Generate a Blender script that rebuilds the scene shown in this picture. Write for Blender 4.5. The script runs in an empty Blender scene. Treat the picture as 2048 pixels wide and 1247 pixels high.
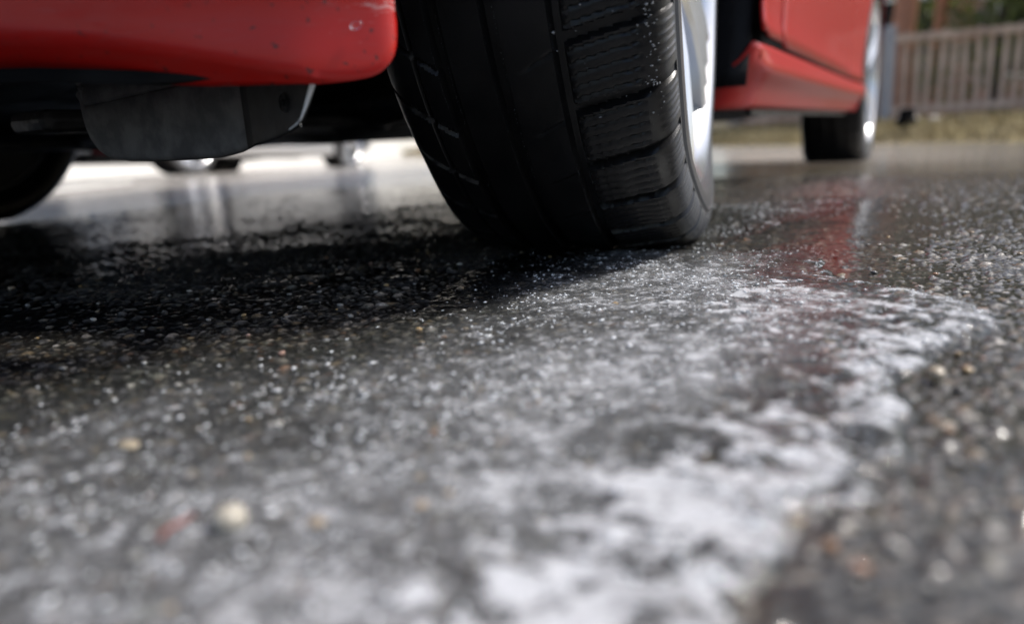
import bpy, bmesh, math, random
import numpy as np
from mathutils import Vector, Matrix

C = bpy.context.scene.collection
PI = math.pi
R = math.radians
rng = np.random.default_rng(11)
random.seed(5)

# ------------------------------------------------------------------ camera
CAM = Vector((0.28972, -0.67510, 0.10380))
YAW, PITCH, ROLL = 0.53733, 0.24123, 0.06039
fwd = Vector((-math.sin(YAW) * math.cos(PITCH), math.cos(YAW) * math.cos(PITCH), -math.sin(PITCH)))
rgt = Vector((math.cos(YAW), math.sin(YAW), 0))
upv = rgt.cross(fwd)
c_, s_ = math.cos(ROLL), math.sin(ROLL)
ax, ay = c_ * rgt - s_ * upv, s_ * rgt + c_ * upv
cd = bpy.data.cameras.new('camera')
cam = bpy.data.objects.new('camera', cd)
C.objects.link(cam)
cam.matrix_world = Matrix(((ax.x, ay.x, -fwd.x, CAM.x), (ax.y, ay.y, -fwd.y, CAM.y), (ax.z, ay.z, -fwd.z, CAM.z), (0, 0, 0, 1)))
cd.sensor_width = 36
cd.lens = 24.63
cd.clip_start = 0.01
cd.clip_end = 500
cd.dof.use_dof = True
cd.dof.focus_distance = 0.485
cd.dof.aperture_fstop = 3.1
bpy.context.scene.camera = cam

# ------------------------------------------------------------------ world, sun, exposure
SUN = Vector((0.50, 0.34, 0.79)).normalized()
w = bpy.data.worlds.new('World')
bpy.context.scene.world = w
w.use_nodes = True
nt = w.node_tree
nt.nodes.clear()
wo = nt.nodes.new('ShaderNodeOutputWorld')
bg = nt.nodes.new('ShaderNodeBackground')
sk = nt.nodes.new('ShaderNodeTexSky')
sk.sky_type = 'NISHITA'
sk.sun_disc = False
sk.sun_elevation = math.asin(SUN.z)
sk.sun_rotation = math.atan2(SUN.x, SUN.y)
sk.air_density = 1.0
sk.dust_density = 3.0
sk.ozone_density = 1.0
bg.inputs['Strength'].default_value = 0.15
nt.links.new(sk.outputs[0], bg.inputs[0])
nt.links.new(bg.outputs[0], wo.inputs[0])
sd = bpy.data.lights.new('sun', 'SUN')
sd.energy = 3.3
sd.angle = R(7)
sd.color = (1, 0.955, 0.89)
so = bpy.data.objects.new('sun', sd)
C.objects.link(so)
so.rotation_euler = SUN.to_track_quat('Z', 'Y').to_euler()
sc = bpy.context.scene
sc.view_settings.view_transform = 'Standard'
sc.view_settings.look = 'None'
sc.view_settings.gamma = 1
sc.view_settings.use_curve_mapping = False
sc.view_settings.exposure = 0.45
sc.render.engine = 'CYCLES'
sc.cycles.max_bounces = 10
sc.cycles.transparent_max_bounces = 16
sc.cycles.sample_clamp_indirect = 12
sc.cycles.caustics_reflective = True
sc.cycles.use_denoising = True


# ------------------------------------------------------------------ helpers
def empty(name, loc=(0, 0, 0), rz=0, parent=None):
    o = bpy.data.objects.new(name, None)
    C.objects.link(o)
    o.location = loc
    o.rotation_euler = (0, 0, rz)
    o.parent = parent
    return o


def tag(o, label=None, cat=None, group=None, kind=None):
    if label:
        o['label'] = label
    if cat:
        o['category'] = cat
    if group:
        o['group'] = group
    if kind:
        o['kind'] = kind
    return o


def link(name, me, m=None, parent=None, loc=None):
    o = bpy.data.objects.new(name, me)
    C.objects.link(o)
    if m is not None and not me.materials:
        me.materials.append(m)
    o.parent = parent
    if loc is not None:
        o.location = loc
    return o


def raw_mesh(name, V, F, smooth=True, sharp=None):
    """V (n,3) array, F (m,4) or (m,3) int array"""
    me = bpy.data.meshes.new(name)
    V = np.asarray(V, np.float32)
    F = np.asarray(F, np.int32)
    k = F.shape[1]
    me.vertices.add(len(V))
    me.vertices.foreach_set('co', V.ravel())
    me.loops.add(F.size)
    me.loops.foreach_set('vertex_index', F.ravel())
    me.polygons.add(len(F))
    me.polygons.foreach_set('loop_start', np.arange(0, F.size, k, dtype=np.int32))
    me.update(calc_edges=True)
    me.validate()
    if smooth:
        me.polygons.foreach_set('use_smooth', np.ones(len(me.polygons), bool))
        if sharp:
            me.set_sharp_from_angle(angle=R(sharp))
    return me


def grid_faces(n, m, cu=False, cv=False):
    i = np.arange(n if cu else n - 1)
    j = np.arange(m if cv else m - 1)
    I, J = np.meshgrid(i, j, indexing='ij')
    I2, J2 = (I + 1) % n, (J + 1) % m
    return np.stack([I * m + J, I2 * m + J, I2 * m + J2, I * m + J2], -1).reshape(-1, 4)


def grid_obj(name, G, m, parent=None, cu=False, cv=False, sharp=None, solid=0.0, flip=False):
    G = np.asarray(G, float)
    F = grid_faces(G.shape[0], G.shape[1], cu, cv)
    if flip:
        F = F[:, ::-1]
    o = link(name, raw_mesh(name, G.reshape(-1, 3), F, True, sharp), m, parent)
    if solid:
        md = o.modifiers.new('solid', 'SOLIDIFY')
        md.thickness = solid
        md.offset = -1
    return o


def lathe(name, prof, m, parent=None, axis='x', n=64, sharp=35, loc=None):
    a = np.linspace(0, 2 * PI, n, endpoint=False)
    p = np.asarray(prof, float)  # (along axis, radius)
    X = np.repeat(p[None, :, 0], n, 0)
    A, B = np.outer(np.sin(a), p[:, 1]), np.outer(np.cos(a), p[:, 1])
    G = np.stack([X, A, B], -1) if axis == 'x' else np.stack([A, B, X], -1)
    o = grid_obj(name, G, m, parent, cu=True, sharp=sharp)
    if loc is not None:
        o.location = loc
    return o


def box_obj(name, lo, hi, m, parent=None, bev=0.0, rz=0, loc=None):
    bm = bmesh.new()
    bmesh.ops.create_cube(bm, size=1)
    for v in bm.verts:
        v.co = Vector([lo[k] + (v.co[k] + .5) * (hi[k] - lo[k]) for k in range(3)])
    if bev:
        bmesh.ops.bevel(bm, geom=bm.edges[:], offset=bev, segments=2, affect='EDGES', profile=.5)
    me = bpy.data.meshes.new(name)
    bm.to_mesh(me)
    bm.free()
    o = link(name, me, m, parent)
    o.rotation_euler.z = rz
    if loc is not None:
        o.location = loc
    return o


def tube_obj(name, pts, rad, m, parent=None, n=10):
    pts = [Vector(p) for p in pts]
    rad = rad if isinstance(rad, (list, tuple)) else [rad] * len(pts)
    G = []
    for i, p in enumerate(pts):
        d = (pts[min(i + 1, len(pts) - 1)] - pts[max(i - 1, 0)]).normalized()
        u = d.orthogonal().normalized() if i == 0 else (u - d * u.dot(d)).normalized()
        v = d.cross(u)
        G.append([p + (u * math.cos(t) + v * math.sin(t)) * rad[i] for t in np.linspace(0, 2 * PI, n, endpoint=False)])
    G = np.array([[tuple(q) for q in r] for r in G])
    G = np.concatenate([np.repeat(G[:1].mean(1, keepdims=True), n, 1), G, np.repeat(G[-1:].mean(1, keepdims=True), n, 1)])
    return grid_obj(name, G, m, parent, cv=True, sharp=50)


def blob_mesh(name, seed, sub=2, rough=.18, flat=.7):
    bm = bmesh.new()
    bmesh.ops.create_icosphere(bm, subdivisions=sub, radius=1)
    r = np.random.default_rng(seed)
    k = r.normal(size=(5, 3)) * 1.6
    ph = r.uniform(0, 6, 5)
    sx = r.uniform(.75, 1.25)
    for v in bm.verts:
        n = v.co.copy()
        d = sum(math.sin(Vector(k[i]).dot(n) + ph[i]) for i in range(5)) / 5
        v.co = Vector((n.x * sx, n.y, n.z * flat)) * (1 + rough * d)
    for f in bm.faces:
        f.smooth = True
    me = bpy.data.meshes.new(name)
    bm.to_mesh(me)
    bm.free()
    return me


def vnoise(x, y, seed, n=256):
    """value noise, about -1..1"""
    L = np.random.default_rng(seed).uniform(-1, 1, (n, n))
    xi, yi = np.floor(x).astype(int), np.floor(y).astype(int)
    fx, fy = x - xi, y - yi
    fx, fy = fx * fx * (3 - 2 * fx), fy * fy * (3 - 2 * fy)
    a, b = L[xi % n, yi % n], L[(xi + 1) % n, yi % n]
    c, d = L[xi % n, (yi + 1) % n], L[(xi + 1) % n, (yi + 1) % n]
    return (a * (1 - fx) + b * fx) * (1 - fy) + (c * (1 - fx) + d * fx) * fy


def fnoise(x, y, seed, octv=3, gain=.5):
    t, a, s = 0, 1, 0
    for k in range(octv):
        t = t + a * vnoise(x * 2 ** k + 13.7 * k, y * 2 ** k + 7.3 * k, seed + k)
        s += a
        a *= gain
    return t / s


def sstep(a, b, x):
    t = np.clip((x - a) / (b - a), 0, 1)
    return t * t * (3 - 2 * t)


# ------------------------------------------------------------------ materials
def mat(name, col=(.5, .5, .5), rough=.5, metal=0, coat=0, coat_rough=.05, spec=.5, noise=None, bump=None, trans=0, ior=1.45):
    """noise=(scale, amount, second colour); bump=(scale, strength, distance)"""
    m = bpy.data.materials.new(name)
    m.use_nodes = True
    n = m.node_tree
    b = n.nodes['Principled BSDF']
    b.inputs['Base Color'].default_value = (*col, 1)
    b.inputs['Roughness'].default_value = rough
    b.inputs['Metallic'].default_value = metal
    b.inputs['Coat Weight'].default_value = coat
    b.inputs['Coat Roughness'].default_value = coat_rough
    b.inputs['Specular IOR Level'].default_value = spec
    b.inputs['Transmission Weight'].default_value = trans
    b.inputs['IOR'].default_value = ior
    tc = n.nodes.new('ShaderNodeTexCoord')
    if noise:
        t = n.nodes.new('ShaderNodeTexNoise')
        t.inputs['Scale'].default_value = noise[0]
        t.inputs['Detail'].default_value = 6
        r = n.nodes.new('ShaderNodeMapRange')
        r.inputs['From Min'].default_value = .38
        r.inputs['From Max'].default_value = .66
        r.inputs['To Max'].default_value = noise[1]
        x = n.nodes.new('ShaderNodeMix')
        x.data_type = 'RGBA'
        x.inputs[6].default_value = (*col, 1)
        x.inputs[7].default_value = (*noise[2], 1)
        n.links.new(tc.outputs['Object'], t.inputs['Vector'])
        n.links.new(t.outputs[0], r.inputs['Value'])
        n.links.new(r.outputs[0], x.inputs[0])
        n.links.new(x.outputs[2], b.inputs['Base Color'])
    if bump:
        t = n.nodes.new('ShaderNodeTexNoise')
        t.inputs['Scale'].default_value = bump[0]
        t.inputs['Detail'].default_value = 4
        k = n.nodes.new('ShaderNodeBump')
        k.inputs['Strength'].default_value = bump[1]
        k.inputs['Distance'].default_value = bump[2]
        n.links.new(tc.outputs['Object'], t.inputs['Vector'])
        n.links.new(t.outputs[0], k.inputs['Height'])
        n.links.new(k.outputs[0], b.inputs['Normal'])
    return m


def N(m, typ, **kw):
    nd = m.node_tree.nodes.new(typ)
    for k, v in kw.items():
        if hasattr(nd, k):
            setattr(nd, k, v)
        else:
            nd.inputs[k].default_value = v
    return nd


def L(m, a, b):
    m.node_tree.links.new(a, b)


def math_node(m, op, a, b=None, clamp=False):
    n = m.node_tree.nodes.new('ShaderNodeMath')
    n.operation = op
    n.use_clamp = clamp
    for i, v in enumerate((a, b)):
        if v is None:
            continue
        if isinstance(v, (int, float)):
            n.inputs[i].default_value = v
        else:
            L(m, v, n.inputs[i])
    return n.outputs[0]


def paint_red():
    m = mat('red_car_paint', (.39, .0075, .005), .42, 0, .42, .05, spec=.25)
    b = m.node_tree.nodes['Principled BSDF']
    tc = N(m, 'ShaderNodeTexCoord')
    # road grime and small chips with shapes of their own
    t1 = N(m, 'ShaderNodeTexNoise', Scale=55.0, Detail=8.0, Roughness=.7)
    t2 = N(m, 'ShaderNodeTexNoise', Scale=190.0, Detail=4.0)
    mp = N(m, 'ShaderNodeMapping')
    mp.inputs['Scale'].default_value = (1, 1, 7)
    L(m, tc.outputs['Object'], mp.inputs[0])
    L(m, mp.outputs[0], t1.inputs['Vector'])
    L(m, tc.outputs['Object'], t2.inputs['Vector'])
    r1 = N(m, 'ShaderNodeMapRange', **{'From Min': .50, 'From Max': .74, 'To Max': .32})
    L(m, t1.outputs[0], r1.inputs[0])
    r2 = N(m, 'ShaderNodeMapRange', **{'From Min': .665, 'From Max': .69, 'To Max': .85})
    L(m, t2.outputs[0], r2.inputs[0])
    x = N(m, 'ShaderNodeMix', data_type='RGBA')
    x.inputs[6].default_value = (.39, .0075, .005, 1)
    x.inputs[7].default_value = (.30, .055, .05, 1)
    L(m, r1.outputs[0], x.inputs[0])
    y = N(m, 'ShaderNodeMix', data_type='RGBA')
    y.inputs[7].default_value = (.05, .012, .012, 1)
    L(m, x.outputs[2], y.inputs[6])
    L(m, r2.outputs[0], y.inputs[0])
    # pale scuffs near the edge of the front bumper
    t4 = N(m, 'ShaderNodeTexNoise', Scale=150.0, Detail=7.0, Roughness=.75)
    mp4 = N(m, 'ShaderNodeMapping')
    mp4.inputs['Scale'].default_value = (.5, .5, 2.6)
    L(m, tc.outputs['Object'], mp4.inputs[0])
    L(m, mp4.outputs[0], t4.inputs['Vector'])
    sp = N(m, 'ShaderNodeSeparateXYZ')
    L(m, tc.outputs['Object'], sp.inputs[0])
    ex = N(m, 'ShaderNodeMapRange', **{'From Min': .005, 'From Max': .05, 'To Max': .16})
    L(m, sp.outputs['X'], ex.inputs[0])
    ez = N(m, 'ShaderNodeMapRange', **{'From Min': .150, 'From Max': .176, 'To Max': 1.0})
    L(m, sp.outputs['Z'], ez.inputs[0])
    ey = N(m, 'ShaderNodeMapRange', **{'From Min': -.33, 'From Max': -.36, 'To Max': 1.0})
    L(m, sp.outputs['Y'], ey.inputs[0])
    sv = math_node(m, 'ADD', t4.outputs[0], math_node(m, 'MULTIPLY', math_node(m, 'MULTIPLY', ex.outputs[0], ez.outputs[0]), ey.outputs[0]))
    r4 = N(m, 'ShaderNodeMapRange', **{'From Min': .66, 'From Max': .70, 'To Max': .6})
    L(m, sv, r4.inputs[0])
    z4 = N(m, 'ShaderNodeMix', data_type='RGBA')
    z4.inputs[7].default_value = (.50, .30, .29, 1)
    L(m, y.outputs[2], z4.inputs[6])
    L(m, r4.outputs[0], z4.inputs[0])
    L(m, z4.outputs[2], b.inputs['Base Color'])
    rr = N(m, 'ShaderNodeMapRange', **{'From Min': .4, 'From Max': .7, 'To Min': .05, 'To Max': .28})
    L(m, t1.outputs[0], rr.inputs[0])
    L(m, rr.outputs[0], b.inputs['Coat Roughness'])
    return m


M = {}
M['red'] = paint_red()
M['grey_paint'] = mat('silver_paint', (.50, .51, .52), .35, .3, 1, .05)
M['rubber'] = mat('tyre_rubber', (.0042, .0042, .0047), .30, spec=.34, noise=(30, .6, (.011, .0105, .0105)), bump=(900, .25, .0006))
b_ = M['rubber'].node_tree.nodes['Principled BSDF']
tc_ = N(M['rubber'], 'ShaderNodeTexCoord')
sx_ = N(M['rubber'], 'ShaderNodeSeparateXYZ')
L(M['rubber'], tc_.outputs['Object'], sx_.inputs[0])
mr_ = N(M['rubber'], 'ShaderNodeMapRange', **{'From Min': .0945, 'From Max': .101, 'To Max': .85})      # bluish grey mixed in towards the outer sidewall
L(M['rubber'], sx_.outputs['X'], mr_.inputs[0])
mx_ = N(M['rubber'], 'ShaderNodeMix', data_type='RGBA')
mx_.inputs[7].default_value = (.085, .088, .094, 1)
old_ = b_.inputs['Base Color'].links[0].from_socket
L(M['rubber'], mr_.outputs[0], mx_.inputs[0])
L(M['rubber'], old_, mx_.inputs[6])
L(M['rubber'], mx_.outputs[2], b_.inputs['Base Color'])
M['black'] = mat('black_plastic', (.006, .006, .006), .9, spec=.03, noise=(20, .5, (.022, .021, .02)))
M['deflector'] = mat('grey_rubber_flap', (.062, .061, .062), .7, noise=(70, 1, (.125, .122, .12)), bump=(300, .35, .001))
M['flapwing'] = mat('wet_black_flap', (.009, .009, .0095), .5, spec=.08, noise=(90, .9, (.020, .020, .021)), bump=(220, .2, .0005))
M['liner'] = mat('arch_liner_plastic', (.005, .005, .006), .6, spec=.2, bump=(40, .3, .01))
M['under'] = mat('underbody_coating', (.008, .008, .009), .55, noise=(9, .6, (.02, .018, .017)), bump=(30, .5, .01))
M['metal_dark'] = mat('dirty_steel', (.12, .12, .125), .45, .8, noise=(25, .8, (.05, .045, .04)))
M['alloy'] = mat('silver_alloy', (.58, .59, .61), .26, .85, .4, .08, noise=(25, .35, (.5, .5, .51)))
M['disc'] = mat('brake_disc', (.10, .09, .085), .6, .5)
M['glass'] = mat('car_glass', (.02, .025, .025), .04, 0, 0, spec=.6)
M['chrome'] = mat('bright_trim', (.75, .75, .76), .15, 1)
M['lampglass'] = mat('lamp_glass', (.55, .56, .58), .08, .2, 1)
M['redlamp'] = mat('red_lamp_glass', (.35, .01, .01), .1, 0, 1)
M['water_clear'] = mat('clear_water_drop', (1, 1, 1), .0, trans=1, ior=1.333)
M['bead'] = mat('water_bead', (.22, .23, .24), .05, spec=1.0)
M['wet_edge'] = mat('frosted_wet_edge', (.66, .70, .73), .3, 0, .6, noise=(300, .8, (.85, .87, .88)), bump=(700, .7, .002))


def asphalt_mat():
    m = mat('wet_asphalt', (.05, .05, .05), .42, 0, .75, .09, bump=None)
    b = m.node_tree.nodes['Principled BSDF']
    at = N(m, 'ShaderNodeAttribute', attribute_name='col')
    tc = N(m, 'ShaderNodeTexCoord')
    t = N(m, 'ShaderNodeTexNoise', Scale=900.0, Detail=4.0)
    L(m, tc.outputs['Object'], t.inputs['Vector'])
    r = N(m, 'ShaderNodeMapRange', **{'From Min': .3, 'From Max': .7, 'To Min': .6, 'To Max': 1.45})
    L(m, t.outputs[0], r.inputs[0])
    v = N(m, 'ShaderNodeVectorMath', operation='SCALE')
    L(m, at.outputs['Color'], v.inputs[0])
    L(m, r.outputs[0], v.inputs['Scale'])
    L(m, v.outputs[0], b.inputs['Base Color'])
    k = N(m, 'ShaderNodeBump', Strength=.55, Distance=.0009)
    L(m, t.outputs[0], k.inputs['Height'])
    L(m, k.outputs[0], b.inputs['Normal'])
    b.inputs['Coat IOR'].default_value = 1.333
    return m


def far_asphalt_mat():
    """same asphalt further off: damp, with drier paler patches"""
    m = mat('damp_road_asphalt', (.06, .06, .06), .4, 0, .9, .1)
    b = m.node_tree.nodes['Principled BSDF']
    tc = N(m, 'ShaderNodeTexCoord')
    vo = N(m, 'ShaderNodeTexVoronoi', Scale=120.0)
    L(m, tc.outputs['Object'], vo.inputs['Vector'])
    n1 = N(m, 'ShaderNodeTexNoise', Scale=.55, Detail=5.0)
    L(m, tc.outputs['Object'], n1.inputs['Vector'])
    sx = N(m, 'ShaderNodeSeparateXYZ')
    L(m, tc.outputs['Object'], sx.inputs[0])
    # the road dries out away from the melting ice
    d = N(m, 'ShaderNodeVectorMath', operation='LENGTH')
    L(m, tc.outputs['Object'], d.inputs[0])
    rd = N(m, 'ShaderNodeMapRange', **{'From Min': 1.2, 'From Max': 3.0, 'To Min': -.2, 'To Max': .95})
    L(m, d.outputs['Value'], rd.inputs[0])
    dry = math_node(m, 'ADD', rd.outputs[0], math_node(m, 'MULTIPLY', math_node(m, 'SUBTRACT', n1.outputs[0], .5), 2.2), True)
    rx = N(m, 'ShaderNodeMapRange', **{'From Min': -.3, 'From Max': .7, 'To Min': 1.0, 'To Max': .38})
    L(m, sx.outputs['X'], rx.inputs[0])
    dry = math_node(m, 'MULTIPLY', dry, rx.outputs[0])
    ramp = N(m, 'ShaderNodeMix', data_type='RGBA')
    ramp.inputs[6].default_value = (.05, .048, .045, 1)
    ramp.inputs[7].default_value = (.42, .385, .345, 1)
    L(m, dry, ramp.inputs[0])
    mx = N(m, 'ShaderNodeMix', data_type='RGBA', blend_type='MULTIPLY')
    mx.inputs[0].default_value = .8
    L(m, ramp.outputs[2], mx.inputs[6])
    hs = N(m, 'ShaderNodeMapRange', **{'To Min': .5, 'To Max': 1.5})
    L(m, vo.outputs['Color'], hs.inputs[0])
    L(m, hs.outputs[0], mx.inputs[7])
    L(m, mx.outputs[2], b.inputs['Base Color'])
    cw = N(m, 'ShaderNodeMapRange', **{'To Min': .95, 'To Max': .8})
    L(m, dry, cw.inputs[0])
    L(m, cw.outputs[0], b.inputs['Coat Weight'])
    rr = N(m, 'ShaderNodeMapRange', **{'To Min': .35, 'To Max': .7})
    L(m, dry, rr.inputs[0])
    L(m, rr.outputs[0], b.inputs['Roughness'])
    k = N(m, 'ShaderNodeBump', Strength=.35, Distance=.003)
    L(m, vo.outputs['Distance'], k.inputs['Height'])
    L(m, k.outputs[0], b.inputs['Normal'])
    k2 = N(m, 'ShaderNodeBump', Strength=.12, Distance=.003)
    L(m, vo.outputs['Distance'], k2.inputs['Height'])
    L(m, k2.outputs[0], b.inputs['Coat Normal'])
    return m


def water_mat():
    m = bpy.data.materials.new('melt_water')
    m.use_nodes = True
    n = m.node_tree
    n.nodes.clear()
    out = N(m, 'ShaderNodeOutputMaterial')
    fr = N(m, 'ShaderNodeFresnel', IOR=1.333)
    tr = N(m, 'ShaderNodeBsdfTransparent')
    tr.inputs[0].default_value = (.93, .94, .94, 1)
    gl = N(m, 'ShaderNodeBsdfGlossy', Roughness=.045)
    mx = N(m, 'ShaderNodeMixShader')
    tc = N(m, 'ShaderNodeTexCoord')
    t = N(m, 'ShaderNodeTexNoise', Scale=70.0, Detail=3.0)
    L(m, tc.outputs['Object'], t.inputs['Vector'])
    k = N(m, 'ShaderNodeBump', Strength=.45, Distance=.002)
    L(m, t.outputs[0], k.inputs['Height'])
    L(m, k.outputs[0], gl.inputs['Normal'])
    L(m, k.outputs[0], fr.inputs['Normal'])
    L(m, fr.outputs[0], mx.inputs[0])
    L(m, tr.outputs[0], mx.inputs[1])
    L(m, gl.outputs[0], mx.inputs[2])
    L(m, mx.outputs[0], out.inputs[0])
    return m


def ice_mat():
    m = bpy.data.materials.new('melting_ice')
    m.use_nodes = True
    n = m.node_tree
    n.nodes.clear()
    out = N(m, 'ShaderNodeOutputMaterial')
    tc = N(m, 'ShaderNodeTexCoord')
    fr_at = N(m, 'ShaderNodeAttribute', attribute_name='frost')
    t1 = N(m, 'ShaderNodeTexNoise', Scale=420.0, Detail=5.0, Roughness=.65)
    t2 = N(m, 'ShaderNodeTexNoise', Scale=80.0, Detail=5.0, Roughness=.6)
    for t in (t1, t2):
        L(m, tc.outputs['Object'], t.inputs['Vector'])
    t3 = N(m, 'ShaderNodeTexNoise', Scale=190.0, Detail=4.0, Roughness=.6, Distortion=.6)
    L(m, tc.outputs['Object'], t3.inputs['Vector'])
    val = math_node(m, 'ADD', math_node(m, 'MULTIPLY', t1.outputs[0], .30), math_node(m, 'MULTIPLY', t2.outputs[0], .36))
    val = math_node(m, 'ADD', val, math_node(m, 'MULTIPLY', t3.outputs[0], .34))
    val = math_node(m, 'ADD', val, math_node(m, 'MULTIPLY', fr_at.outputs['Fac'], .22))
    vr = N(m, 'ShaderNodeMapRange', **{'From Min': .575, 'From Max': .69, 'To Max': .58})
    L(m, val, vr.inputs[0])
    op = math_node(m, 'ADD', vr.outputs[0], math_node(m, 'MULTIPLY', math_node(m, 'POWER', fr_at.outputs['Fac'], 1.7), .62), True)
    op = math_node(m, 'MINIMUM', op, .93)
    tr = N(m, 'ShaderNodeBsdfTransparent')
    tr.inputs[0].default_value = (.90, .93, .94, 1)
    df = N(m, 'ShaderNodeBsdfDiffuse')
    df.inputs[0].default_value = (.47, .485, .51, 1)
    body = N(m, 'ShaderNodeMixShader')
    L(m, op, body.inputs[0])
    L(m, tr.outputs[0], body.inputs[1])
    L(m, df.outputs[0], body.inputs[2])
    k = N(m, 'ShaderNodeBump', Strength=.4, Distance=.0008)
    L(m, t1.outputs[0], k.inputs['Height'])
    fr = N(m, 'ShaderNodeFresnel', IOR=1.31)
    gl = N(m, 'ShaderNodeBsdfGlossy', Roughness=.07)
    L(m, k.outputs[0], gl.inputs['Normal'])
    L(m, k.outputs[0], fr.inputs['Normal'])
    mx = N(m, 'ShaderNodeMixShader')
    L(m, fr.outputs[0], mx.inputs[0])
    L(m, body.outputs[0], mx.inputs[1])
    L(m, gl.outputs[0], mx.inputs[2])
    L(m, mx.outputs[0], out.inputs[0])
    return m


M['asphalt'], M['far'], M['water'], M['ice'] = asphalt_mat(), far_asphalt_mat(), water_mat(), ice_mat()


# ------------------------------------------------------------------ ground
def road_z(x, y):
    """the road dips a few centimetres towards the gutter behind the car"""
    return -.055 * sstep(.5, 2.0, y) * sstep(-2.4, -.9, x) - .085 * sstep(2.7, 4.8, y) * sstep(-2.2, -3.6, x)


# ice outline on the road, metres
ICE = np.array([(-.039, -.135), (.044, -.05), (.075, .10), (.03, .30), (.141, .36), (.225, .42), (.222, .196), (.160, .10), (.14, -.055), (.183, -.045),
                (.212, .039), (.240, -.160), (.275, -.182), (.319, -.211), (.334, -.238), (.313, -.289), (.297, -.32), (.287, -.364), (.292, -.432),
                (.274, -.482), (.268, -.518), (.263, -.54), (.250, -.70), (.0, -.80), (-.20, -.62), (-.102, -.505), (-.053, -.441), (-.005, -.393), (-.003, -.313), (-.03, -.22)])


def poly_sdf(x, y, P):
    """positive inside"""
    d = np.full(x.shape, 1e9)
    ins = np.zeros(x.shape, bool)
    for k in range(len(P)):
        (ax_, ay_), (bx, by) = P[k], P[(k + 1) % len(P)]
        ex, ey = bx - ax_, by - ay_
        t = np.clip(((x - ax_) * ex + (y - ay_) * ey) / (ex * ex + ey * ey), 0, 1)
        d = np.minimum(d, (x - ax_ - t * ex) ** 2 + (y - ay_ - t * ey) ** 2)
        cnd = (ay_ > y) != (by > y)
        with np.errstate(divide='ignore', invalid='ignore'):
            xi = ax_ + (y - ay_) * ex / ey if abs(ey) > 1e-12 else np.full(x.shape, 1e9)
        ins ^= cnd & (x < xi)
    d = np.sqrt(d)
    return np.where(ins, d, -d)


PAL = .54 * np.array([(.055, .054, .052), (.075, .073, .07), (.11, .105, .10), (.16, .15, .14), (.22, .195, .16), (.27, .205, .125), (.19, .12, .08),
                (.34, .30, .25), (.46, .43, .39), (.20, .20, .17), (.13, .12, .09)])
PW = np.array([.20, .20, .16, .11, .08, .05, .03, .05, .03, .05, .04])


def stone_layer(x, y, cell, rmin, rmax, prob, hmin, hmax, seed, n=512):
    r = np.random.default_rng(seed)
    ox, oy = r.uniform(.15, .85, (n, n)), r.uniform(.15, .85, (n, n))
    rad = r.uniform(rmin, rmax, (n, n)) * np.where(r.uniform(size=(n, n)) < prob, 1, 0)
    asp, an = r.uniform(.65, 1.0, (n, n)), r.uniform(0, PI, (n, n))
    hh = r.uniform(hmin, hmax, (n, n))
    ci = r.choice(len(PAL), (n, n), p=PW / PW.sum())
    jit = r.uniform(.75, 1.25, (n, n))
    best = np.full(x.shape, -1.0)
    col = np.zeros(x.shape, int)
    cj = np.ones(x.shape)
    gx, gy = np.floor(x / cell).astype(int), np.floor(y / cell).astype(int)
    for di in (-1, 0, 1):
        for dj in (-1, 0, 1):
            i, j = (gx + di) % n, (gy + dj) % n
            dx, dy = x - (gx + di + ox[i, j]) * cell, y - (gy + dj + oy[i, j]) * cell
            a = an[i, j]
            u, v = np.abs(dx * np.cos(a) + dy * np.sin(a)), np.abs(dy * np.cos(a) - dx * np.sin(a)) / asp[i, j]
            with np.errstate(divide='ignore', invalid='ignore'):
                q = 1 - (u ** 2.7 + v ** 2.7 + .35 * (u + v) ** 2.7) / (rad[i, j] ** 2.7)
            q = np.where(rad[i, j] > 0, q, -1)
            hgt = np.where(q > 0, hh[i, j] * np.power(np.clip(q, 0, 1), .30), -1)
            up = hgt > best
            best = np.where(up, hgt, best)
            col = np.where(up, ci[i, j], col)
            cj = np.where(up, jit[i, j], cj)
    return best, col, cj


def axis_steps(segs):
    out = [segs[0][0]]
    for (a, b, s0, s1) in segs:
        p = a
        while p < b - 1e-9:
            s = s0 + (s1 - s0) * (p - a) / (b - a)
            p = min(b, p + s)
            out.append(p)
    return np.array(out)


def asphalt_height(X, Y):
    und = .0016 * fnoise(X * 6, Y * 6, 3, 2) + .0008 * fnoise(X * 28, Y * 28, 9, 2)
    X, Y = X + .0007 * vnoise(X * 380, Y * 380, 41), Y + .0007 * vnoise(X * 380, Y * 380, 42)
    h1, c1, j1 = stone_layer(X, Y, .0105, .0020, .0046, .42, .0010, .0027, 21)
    h2, c2, j2 = stone_layer(X, Y, .0050, .0012, .0024, .85, .0005, .0016, 22)
    h3, c3, j3 = stone_layer(X, Y, .0029, .0007, .0015, .9, .0002, .0008, 23)
    mort = .0004 * fnoise(X * 420, Y * 420, 31, 2)
    h = np.maximum(mort, np.maximum(h1, np.maximum(h2, h3)))
    base = np.array([.022, .0215, .021])
    col = np.broadcast_to(base, X.shape + (3,)).copy()
    for hh, cc, jj in ((h3, c3, j3), (h2, c2, j2), (h1, c1, j1)):
        top = (hh >= h - 1e-9) & (hh > 0)
        col[top] = PAL[cc[top]] * jj[top][:, None]
    return und, h, col


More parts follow.
